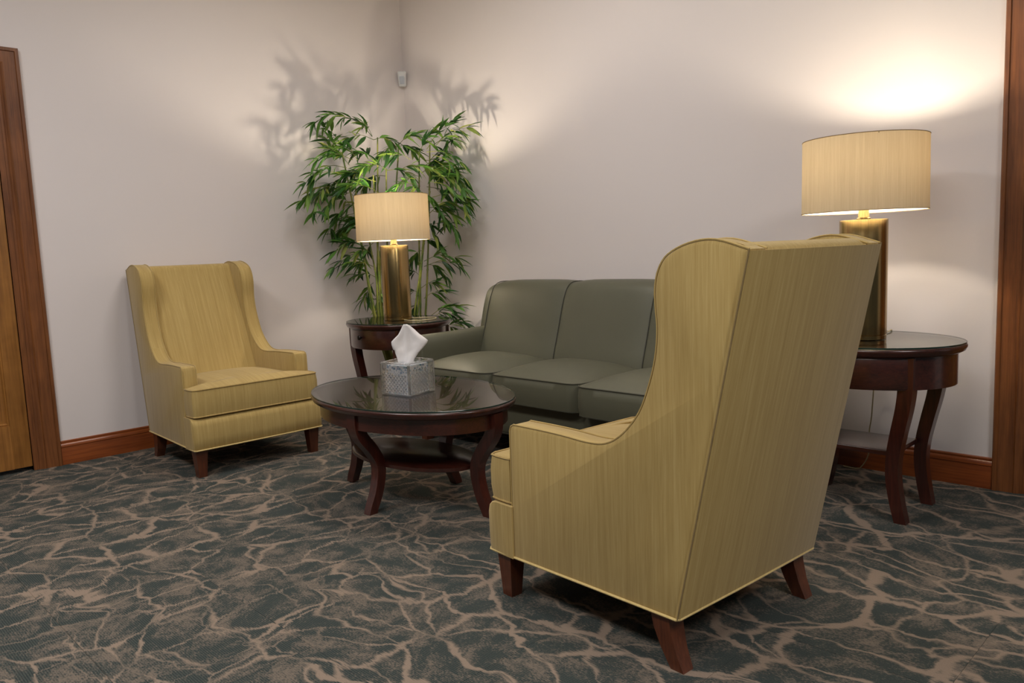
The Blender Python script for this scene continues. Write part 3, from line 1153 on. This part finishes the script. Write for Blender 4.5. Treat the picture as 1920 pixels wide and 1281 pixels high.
# ------------------------------------------------------------------ lamps
def make_lamp():
    """stands with its foot on z = 0"""
    root = empty('table_lamp', (0, 0, 0))
    MB().add(*lathe([(0.083, 0), (0.0865, 0.002), (0.0865, 0.016), (0.0845, 0.018), (0.0870, 0.020), (0.0875, 0.024), (0.0875, 0.460), (0.0865, 0.463), (0.02, 0.464)], 56)).build('base', M['brass'], root, angle=30)
    MB().add(*lathe([(0.026, 0.463), (0.026, 0.469), (0.0215, 0.472), (0.0185, 0.505), (0.0185, 0.540), (0.012, 0.545)], 28)).build('neck', M['brass'], root, angle=30)
    MB().add(*lathe([(0.016, 0.540), (0.018, 0.545), (0.018, 0.595), (0.014, 0.600)], 20)).build('socket', M['brass'], root)
    MB().add(*lathe([(0.014, 0.598), (0.018, 0.606), (0.036, 0.632), (0.0385, 0.637)], 20)).build('bulb_collar', M['white_plastic'], root)
    MB().add(*lathe([(0.0382, 0.6375), (0.0410, 0.645), (0.042, 0.654), (0.039, 0.671), (0.029, 0.688), (0.013, 0.698), (0.002, 0.700)], 20)).build('bulb', M['bulb'], root)
    zb, zt, rb, rt = 0.494, 0.770, 0.2265, 0.2245
    n = 80
    sh = MB().add(*loft([oval(rb, rb, zb, n), oval((rb + rt) / 2, (rb + rt) / 2, (zb + zt) / 2, n), oval(rt, rt, zt, n)], False, False)).build('lamp_shade', M['shade'], root)
    for z, r in ((zb, rb), (zt, rt)):
        MB().add(*tube(oval(r, r, z, n), 0.0015, 6, True)).build('shade_rim', M['shade_trim'], sh)
    sp = MB()
    for k in range(3):
        a = 2 * PI * k / 3 + 0.4
        sp.add(*tube([(0.016 * math.cos(a), 0.016 * math.sin(a), zt - 0.012), (rt * math.cos(a), rt * math.sin(a), zt - 0.004)], 0.0018, 5))
    sp.add(*lathe([(0.018, zt - 0.014), (0.018, zt - 0.010)], 16))
    sp.build('spider', M['brass'], sh)
    hp = [Vector((0.018, 0, 0.55)), Vector((0.052, 0, 0.60)), Vector((0.062, 0, 0.66)), Vector((0.044, 0, 0.73)), Vector((0.0, 0, zt - 0.014)),
          Vector((-0.044, 0, 0.73)), Vector((-0.062, 0, 0.66)), Vector((-0.052, 0, 0.60)), Vector((-0.018, 0, 0.55))]
    MB().add(*tube(spline(hp, 5), 0.0018, 5)).build('harp', M['brass'], root)
    MB().add(*lathe([(0.006, zt - 0.012), (0.006, zt + 0.004), (0.020, zt + 0.006), (0.022, zt + 0.012), (0.020, zt + 0.020), (0.0, zt + 0.021)], 20)).build('finial', M['brass'], root)
    return root


lp = make_lamp()
tag(lp, 'lit brass column lamp with linen drum shade before the bamboo', 'lamp', 'brass column table lamps')
lp2 = copy_tree(lp)
tag(lp2, 'lit brass column lamp on the end table by the right casing', 'lamp', 'brass column table lamps')
lp.location = (0.765, -0.728, 0.6702)
lp2.location = (3.525, -0.50, 0.6702)
lp2.rotation_euler = (0, 0, 0.7)

c1 = MB().add(*tube(spline([(0.80, -0.640, 0.6745), (0.83, -0.585, 0.6745), (0.885, -0.552, 0.6745), (0.955, -0.575, 0.6745), (1.000, -0.640, 0.6745), (1.004, -0.705, 0.6745), (0.98, -0.75, 0.6745), (0.93, -0.765, 0.6745), (0.853, -0.745, 0.6745)], 6), 0.0030, 6)).build('lamp_cord', M['cord'])
tag(c1, 'pale lamp cord looped on the corner end table', 'cord')
c2 = MB().add(*tube(spline([(3.545, -0.412, 0.6745), (3.545, -0.30, 0.6745), (3.53, -0.20, 0.674), (3.50, -0.165, 0.640), (3.45, -0.12, 0.55), (3.425, -0.10, 0.42), (3.415, -0.10, 0.27), (3.406, -0.10, 0.20), (3.407, -0.10, 0.12), (3.396, -0.10, 0.07), (3.366, -0.085, 0.025), (3.335, -0.050, 0.004), (3.27, -0.045, 0.0035)], 6), 0.0028, 6)).build('lamp_cord', M['cord'])
tag(c2, 'pale lamp cord hanging behind the right end table to the floor', 'cord')


# ------------------------------------------------------------------ tissue box on the coffee table
TB = empty('tissue_box_cover', (2.054, -1.633, 0.4812), math.radians(10.4), 'square cut crystal tissue box cover on the coffee table', 'tissue box')
HB, HT = 0.082, 0.138


def crystal_wall(rot):
    """one closed pane: plain inside, cut outside with a fan of diamonds below a clear band"""
    co, si = math.cos(rot), math.sin(rot)
    nx, nz = 16, 14
    hw = HB - 0.009
    z0, z1 = 0.007, HT - 0.006
    yo, yi = -HB + 0.003, -HB + 0.011
    v, f = [], []
    for k in range(nz + 1):
        z = z0 + (z1 - z0) * k / nz
        for i in range(nx + 1):
            x = -hw + 2 * hw * i / nx
            t = (k / nz)
            d = 0.0
            if 0 < i < nx and 0 < k < nz:
                if t < 0.70:
                    d = 0.0042 if (i + k) % 2 else -0.0010      # diamonds
                elif t < 0.80:
                    d = 0.0034 if i % 2 else 0.0                 # tips of the fan
            v.append((x, yo - d, z))
    no = len(v)
    for k in range(nz + 1):
        z = z0 + (z1 - z0) * k / nz
        for i in range(nx + 1):
            v.append((-hw + 2 * hw * i / nx, yi, z))
    w = nx + 1
    for k in range(nz):
        for i in range(nx):
            a0 = k * w + i
            if (i + k) % 2:
                f += [(a0, a0 + 1, a0 + w + 1), (a0, a0 + w + 1, a0 + w)]
            else:
                f += [(a0, a0 + 1, a0 + w), (a0 + 1, a0 + w + 1, a0 + w)]
            f.append((no + a0, no + a0 + w, no + a0 + w + 1, no + a0 + 1))
    for i in range(nx):
        f.append((i, no + i, no + i + 1, i + 1))
        q = nz * w + i
        f.append((q, q + 1, no + q + 1, no + q))
    for k in range(nz):
        q = k * w
        f.append((q, q + w, no + q + w, no + q))
        q = k * w + nx
        f.append((q, no + q, no + q + w, q + w))
    return [(p[0] * co - p[1] * si, p[0] * si + p[1] * co, p[2]) for p in v], f


def sq(h, z, r=0.006):
    P = []
    for cx, cy, a0 in ((1, 1, 0), (-1, 1, 90), (-1, -1, 180), (1, -1, 270)):
        for q in range(4):
            a = math.radians(a0 + 30 * q)
            P.append((cx * (h - r) + r * math.cos(a), cy * (h - r) + r * math.sin(a), z))
    return P


for k in range(4):
    MB().add(*crystal_wall(k * PI / 2)).build('cut_pane', M['crystal'], TB, smooth=False)
    c, s_ = math.cos(k * PI / 2), math.sin(k * PI / 2)
    bv, bf = box(HB - 0.0085, HB, HB - 0.0085, HB, 0.006, HT - 0.005, 0.0012)
    MB().add([(p[0] * c - p[1] * s_, p[0] * s_ + p[1] * c, p[2]) for p in bv], bf).build('corner_post', M['crystal'], TB, smooth=False)


def ring_frame(ho, hi, z0, z1):
    R = [sq(hi, z0), sq(ho - 0.0015, z0), sq(ho, z0 + 0.0015), sq(ho, z1 - 0.0015), sq(ho - 0.0015, z1), sq(hi, z1)]
    v, f = loft(R, False, False)
    n = len(R[0])
    L0 = (len(R) - 1) * n
    f += [(L0 + i, L0 + (i + 1) % n, (i + 1) % n, i) for i in range(n)]
    return v, f


MB().add(*ring_frame(HB, HB - 0.014, 0.0002, 0.0056)).build('foot_rim', M['crystal'], TB, angle=30)
MB().add(*ring_frame(HB, 0.042, HT - 0.0045, HT)).build('top_frame', M['crystal'], TB, angle=30)
# bead rows along the top edges
bd = MB()
for k in range(4):
    rot = k * PI / 2
    for i in range(20):
        x = -HB + 0.008 + (2 * HB - 0.016) * i / 19
        for yy in (-HB + 0.006,):
            c, s = math.cos(rot), math.sin(rot)
            ring = lathe([(0.0, -0.0025), (0.0026, -0.0008), (0.0026, 0.0008), (0.0, 0.0028)], 5)
            bd.add([(p[0] + x * c - yy * s, p[1] + x * s + yy * c, p[2] + HT + 0.0005) for p in ring[0]], ring[1])
bo = bd.build('bead_rim', M['crystal'], TB)
bo['kind'] = 'stuff'

TC = empty('tissue_carton', (2.054, -1.633, 0.4812), math.radians(10.4), 'blue and white printed tissue carton inside the crystal cover', 'tissue box')
MB().add(*box(-0.060, 0.060, -0.060, 0.060, 0.001, 0.126, 0.001)).build('carton', M['carton'], TC, smooth=False)

# the tissue: a pleated sheet rising out of the slot
TB.rotation_euler = reflect_tilt(math.radians(10.4))
TC.rotation_euler = reflect_tilt(math.radians(10.4))
TS = empty('tissue', (2.054, -1.633, 0.4812 + 0.121), 0, 'white paper tissue pulled up out of the crystal box', 'tissue')
_lat = Vector((0.703, 0.711, 0))
_dep = Vector((-0.711, 0.703, 0))
# (height, left, right) of the outline
TO = [(0.000, -0.036, 0.026), (0.022, -0.038, 0.032), (0.050, -0.046, 0.052), (0.066, -0.049, 0.068), (0.068, -0.055, 0.070), (0.090, -0.060, 0.090), (0.102, -0.060, 0.096),
      (0.112, -0.050, 0.084), (0.130, -0.030, 0.060), (0.150, -0.018, 0.040), (0.166, -0.010, 0.022), (0.174, -0.004, 0.010)]
v, f = [], []
NC = 17
for (h, a, b) in TO:
    for i in range(NC):
        u = i / (NC - 1)
        x = a + (b - a) * u
        w = (b - a)
        d = 0.016 * math.exp(-((x - 0.004) / 0.012) ** 2) * (1 - 0.3 * h / 0.17) + 0.006 * math.sin(u * 9.0 + h * 8) * min(1, w / 0.08) + 0.10 * abs(x - 0.004)
        p = _lat * x - _dep * (0.010 + d - 0.10 * 0.05) + Vector((0, 0, h))
        v.append(p)
for k in range(len(TO) - 1):
    for i in range(NC - 1):
        q = k * NC + i
        f.append((q, q + 1, q + NC + 1, q + NC))
ts = finish('sheet', v, f, M['tissue'], TS, True, 60)
md = ts.modifiers.new('thickness', 'SOLIDIFY')
md.thickness = 0.0008


# ------------------------------------------------------------------ motion sensor in the corner
ms = empty('motion_sensor', (0.028, -0.028, 2.30), -PI / 4, 'small white motion sensor mounted high in the wall corner', 'sensor')
# local -y... front looks along +x of the local frame after the turn
rings = []
for z, w, d0, d1 in ((0.0, 0.025, -0.016, 0.022), (0.006, 0.027, -0.016, 0.026), (0.075, 0.032, -0.014, 0.034), (0.098, 0.034, -0.014, 0.030), (0.104, 0.031, -0.012, 0.024)):
    rings.append([(d0, -w * 0.55, z), (d1 - 0.008, -w, z), (d1, -w + 0.008, z), (d1, w - 0.008, z), (d1 - 0.008, w, z), (d0, w * 0.55, z)])
MB().add(*loft(rings)).build('housing', M['white_plastic'], ms, angle=30)
rings = []
for z, w, d in ((0.012, 0.017, 0.0275), (0.06, 0.021, 0.0335), (0.066, 0.019, 0.0338)):
    rings.append([(d - 0.004, -w, z), (d + 0.001, -w + 0.003, z), (d + 0.003, 0, z), (d + 0.001, w - 0.003, z), (d - 0.004, w, z)])
MB().add(*loft(rings)).build('lens', M['lens'], ms, angle=40)


# ------------------------------------------------------------------ bamboo
SPRAYS = [ (0.313,-0.525,1.868,0.174,-0.633,2.008),(0.171,-0.678,1.82,0.05,-0.73,1.944),(0.264,-0.692,1.989,0.219,-0.89,1.948),(0.332,-0.538,1.865,0.265,-0.55,1.957),(0.191,-0.688,1.754,0.075,-0.73,1.864),(0.377,-0.562,1.837,0.33,-0.716,1.845),(0.361,-0.551,1.839,0.459,-0.459,1.82),(0.418,-0.391,1.808,0.503,-0.326,1.865),(0.46,-0.422,1.794,0.452,-0.528,1.754),(0.378,-0.362,1.805,0.36,-0.226,1.797),(0.543,-0.321,1.735,0.604,-0.257,1.864),(0.578,-0.278,1.768,0.702,-0.163,1.927),(0.671,-0.285,1.774,0.862,-0.171,1.877),(0.623,-0.316,1.743,0.791,-0.177,1.673),(0.637,-0.283,1.726,0.791,-0.155,1.57),(0.616,-0.246,1.696,0.794,-0.147,1.445),(0.513,-0.169,1.811,0.589,-0.05,1.846),(0.495,-0.188,1.712,0.527,-0.05,1.77),(0.329,-0.698,1.703,0.306,-0.938,1.703),(0.276,-0.694,1.675,0.28,-0.838,1.769),(0.283,-0.721,1.656,0.264,-0.942,1.614),(0.284,-0.765,1.619,0.246,-1.005,1.556),(0.228,-0.817,1.537,0.2,-1.018,1.446),(0.2,-0.818,1.556,0.224,-0.953,1.37),(0.14,-0.677,1.584,0.05,-0.791,1.517),(0.21,-0.636,1.614,0.07,-0.697,1.554),(0.277,-0.725,1.553,0.23,-0.847,1.415),(0.351,-0.535,1.675,0.272,-0.653,1.643),(0.434,-0.51,1.639,0.449,-0.675,1.651),(0.413,-0.496,1.635,0.496,-0.37,1.604),(0.42,-0.591,1.561,0.37,-0.786,1.532),(0.324,-0.434,1.611,0.145,-0.488,1.572),(0.442,-0.416,1.636,0.557,-0.306,1.657),(0.573,-0.378,1.572,0.558,-0.523,1.524),(0.517,-0.37,1.7,0.48,-0.463,1.734),(0.291,-0.512,1.717,0.163,-0.541,1.784),(0.357,-0.609,1.584,0.29,-0.728,1.62),(0.314,-0.655,1.707,0.324,-0.757,1.786),(0.431,-0.575,1.485,0.356,-0.778,1.52),(0.568,-0.385,1.537,0.532,-0.534,1.505),(0.582,-0.366,1.512,0.636,-0.494,1.47),(0.553,-0.268,1.631,0.7,-0.152,1.579),(0.644,-0.298,1.586,0.827,-0.2,1.496),(0.631,-0.313,1.552,0.879,-0.234,1.388),(0.474,-0.212,1.533,0.542,-0.05,1.437),(0.633,-0.298,1.447,0.839,-0.17,1.413),(0.625,-0.272,1.413,0.809,-0.166,1.338),(0.575,-0.302,1.381,0.682,-0.18,1.332),(0.598,-0.276,1.362,0.729,-0.198,1.237),(0.472,-0.251,1.622,0.544,-0.118,1.674),(0.476,-0.273,1.674,0.481,-0.118,1.608),(0.509,-0.251,1.707,0.529,-0.13,1.657),(0.552,-0.322,1.488,0.665,-0.262,1.357),(0.601,-0.244,1.539,0.684,-0.144,1.623),(0.3,-0.624,1.431,0.23,-0.767,1.364),(0.192,-0.599,1.367,0.05,-0.727,1.275),(0.213,-0.576,1.294,0.05,-0.689,1.231),(0.268,-0.621,1.184,0.142,-0.746,1.12),(0.287,-0.597,1.094,0.169,-0.788,1.013),(0.313,-0.579,1.003,0.256,-0.73,1.028),(0.324,-0.57,0.93,0.22,-0.649,0.953),(0.243,-0.538,0.892,0.138,-0.536,0.795),(0.285,-0.595,1.112,0.211,-0.711,1.17),(0.353,-0.601,1.074,0.368,-0.709,1.119),(0.212,-0.626,1.473,0.09,-0.649,1.536),(0.25,-0.677,1.399,0.198,-0.722,1.472),(0.256,-0.567,1.22,0.129,-0.629,1.281),(0.288,-0.55,1.164,0.194,-0.582,1.041),(0.513,-0.313,1.17,0.573,-0.215,1.129),(0.528,-0.312,1.025,0.67,-0.16,1.045),(0.483,-0.254,1.005,0.507,-0.108,0.913),(0.532,-0.317,0.989,0.678,-0.141,0.99),(0.478,-0.307,0.843,0.557,-0.248,0.876),(0.49,-0.299,0.769,0.557,-0.224,0.808),(0.469,-0.296,0.915,0.405,-0.336,0.962),(0.447,-0.291,0.73,0.357,-0.3,0.684),(0.545,-0.29,0.651,0.672,-0.183,0.705),(0.553,-0.278,0.643,0.628,-0.177,0.659),(0.593,-0.222,0.551,0.661,-0.113,0.595),(0.59,-0.228,0.566,0.632,-0.13,0.536),(0.443,-0.263,1.098,0.351,-0.261,1.056),(0.472,-0.328,0.807,0.457,-0.385,0.825),(0.254,-0.554,0.783,0.197,-0.461,0.716),(0.309,-0.566,0.839,0.311,-0.523,0.782),(0.495,-0.248,1.242,0.534,-0.088,1.275),(0.549,-0.309,1.311,0.597,-0.263,1.201),(0.302,-0.55,1.289,0.207,-0.621,1.33),(0.543,-0.256,1.347,0.602,-0.161,1.398) ]
CANES = [ (0.26,-0.529,0.634,0.291,-0.467,1.869),(0.299,-0.489,0.639,0.419,-0.386,1.823),(0.331,-0.588,0.627,0.24,-0.722,1.764),(0.444,-0.305,0.627,0.493,-0.276,1.761),(0.459,-0.275,0.618,0.507,-0.192,1.811),(0.401,-0.521,0.645,0.417,-0.502,1.641),(0.342,-0.555,0.639,0.371,-0.576,1.601),(0.493,-0.371,0.627,0.581,-0.273,1.487),(0.339,-0.571,0.633,0.334,-0.62,1.217),(0.492,-0.397,0.63,0.558,-0.31,1.275),(0.297,-0.578,0.617,0.242,-0.64,1.611),(0.305,-0.513,0.619,0.322,-0.525,1.109) ]
BP = (0.365, -0.405)
plant = empty('bamboo_plant', (BP[0], BP[1], 0), 0, 'tall leafy green bamboo plant in the corner behind the lamp', 'plant')
MB().add(*lathe([(0.100, 0.0), (0.108, 0.004), (0.140, 0.26), (0.148, 0.262), (0.150, 0.285), (0.142, 0.288), (0.134, 0.262), (0.05, 0.26)], 32)).build('pot', M['pot'], plant, angle=40)
MB().add(*lathe([(0.136, 0.255), (0.10, 0.268), (0.04, 0.276), (0.0, 0.278)], 24)).build('moss', M['moss'], plant)


def loc(p):
    return Vector((p[0] - BP[0], p[1] - BP[1], p[2]))


for c in CANES:
    a, b = loc(c[:3]), loc(c[3:])
    base = Vector((a.x * 0.55, a.y * 0.55, 0.262))
    if base.xy.length > 0.11:
        base.xy = base.xy.normalized() * 0.11
    mid = a.lerp(b, 0.5) + Vector((random.uniform(-.012, .012), random.uniform(-.012, .012), 0))
    P = spline([base, a, mid, b], 10)
    mb = MB()
    mb.add(*tube(P, 0.0085, 7, False, lambda t: 1.0 - 0.45 * t))
    # nodes
    L = 0
    for i in range(1, len(P)):
        L += (P[i] - P[i - 1]).length
        if L > 0.16:
            L = 0
            t = i / len(P)
            r = 0.0085 * (1 - 0.45 * t)
            d = (P[i] - P[i - 1]).normalized()
            mb.add(*tube([P[i] - d * 0.006, P[i] - d * 0.002, P[i] + d * 0.002, P[i] + d * 0.006], r * 1.22, 7, False, lambda q: 0.85 if q in (0, 1) else 1.0))
    mb.build('cane', M['cane'], plant, angle=60)


def leaf_shape(L, W, droop, fold):
    v, f = [], []
    prof = [(0.0, 0.10), (0.14, 0.62), (0.34, 1.0), (0.60, 0.86), (0.82, 0.46), (1.0, 0.02)]
    for t, w in prof:
        x = L * t
        z = -droop * L * t * t
        h = W * w / 2
        v += [(x, -h, z + fold * h), (x, 0, z), (x, h, z + fold * h)]
    for i in range(len(prof) - 1):
        a = i * 3
        f += [(a, a + 1, a + 4, a + 3), (a + 1, a + 2, a + 5, a + 4)]
    return v, f


LEAVES = []
for q in range(5):
    LEAVES.append(leaf_shape(1.0, (0.19, 0.21, 0.23, 0.20, 0.18)[q], (0.10, 0.22, 0.32, 0.16, 0.42)[q], (0.35, 0.25, 0.3, 0.5, 0.2)[q]))

twig = MB()
placed = []
rnd = random.Random(4)
for s in SPRAYS:
    a, b = loc(s[:3]), loc(s[3:])
    d = b - a
    Ls = d.length
    mid = a.lerp(b, 0.5) + Vector((0, 0, 0.14 * Ls))
    P = spline([a, mid, b], 6)
    twig.add(*tube(P, 0.0022, 4, False, lambda t: 1 - 0.6 * t))
    nodes = [(0.30, rnd.randrange(2, 5)), (0.52, rnd.randrange(3, 6)), (0.76, rnd.randrange(3, 6)), (1.0, rnd.randrange(5, 8))]
    if Ls < 0.12:
        nodes = nodes[1:]
    for t, cnt in nodes:
        k = min(len(P) - 2, int(t * (len(P) - 1)))
        p = P[k].lerp(P[k + 1], min(1.0, t * (len(P) - 1) - k))
        tan = (P[k + 1] - P[k]).normalized()
        sidev = tan.cross(Vector((0, 0, 1)))
        sidev = sidev.normalized() if sidev.length > 0.05 else Vector((0.7, 0.7, 0))
        for c in range(cnt):
            sp = -1 + 2 * (c + 0.5) / cnt + rnd.uniform(-0.25, 0.25)
            ang = sp * rnd.uniform(0.7, 1.25)
            dv = tan * math.cos(ang) + sidev * math.sin(ang) + Vector((0, 0, rnd.choice((-0.75, -0.45, -0.2, 0.05, 0.35)) + rnd.uniform(-0.2, 0.2)))
            dv.normalize()
            ll = rnd.uniform(0.065, 0.145)
            # and of the lamp in front
            tip = p + dv * ll
            lv = Vector((tip.x + BP[0] - 0.765, tip.y + BP[1] + 0.728))
            if lv.length < 0.25 and tip.z < 1.47:
                continue
            up = Vector((rnd.uniform(-0.7, 0.7), rnd.uniform(-0.7, 0.7), 1))
            q = rnd.randrange(5)
            ok = False
            for attempt in range(3):
                if attempt == 1:
                    dv.x, dv.y = abs(dv.x), -abs(dv.y)
                    up = Vector((0, 0, 1))
                if attempt == 2:
                    dv = Vector((0.6, -0.6, -0.4))
                dv.normalize()
                y = up.cross(dv).normalized()
                z = dv.cross(y)
                pts = [p + dv * c[0] * ll + y * c[1] * ll + z * c[2] * ll for c in LEAVES[q][0]]
                # keep the leaf clear of both walls
                if min(w.x for w in pts) + BP[0] > 0.012 and max(w.y for w in pts) + BP[1] < -0.012:
                    ok = True
                    break
            if not ok:
                continue
            placed.append((p + dv * 0.004, dv, y, z, ll, q))
tw = twig.build('twigs', M['cane'], plant)
tw['kind'] = 'stuff'
rnd.shuffle(placed)
leaf_me = []
for q in range(5):
    v, f = LEAVES[q]
    me = bpy.data.meshes.new('leaf')
    me.from_pydata(v, [], f)
    me.polygons.foreach_set('use_smooth', [True] * len(me.polygons))
    me.materials.append(M['leaf'])
    leaf_me.append(me)
rest = MB()
for i, (p, x, y, z, ll, q) in enumerate(placed):
    mt = Matrix(((x.x, y.x, z.x, p.x), (x.y, y.y, z.y, p.y), (x.z, y.z, z.z, p.z), (0, 0, 0, 1)))
    if i < 300:
        o = bpy.data.objects.new('leaf', leaf_me[q])
        COL.objects.link(o)
        o.parent = plant
        o.matrix_local = mt @ Matrix.Scale(ll, 4)
    else:
        v, f = LEAVES[q]
        rest.add([mt @ (Vector(c) * ll) for c in v], f)
fo = rest.build('foliage', M['leaf'], plant, True, 80)
fo['kind'] = 'stuff'
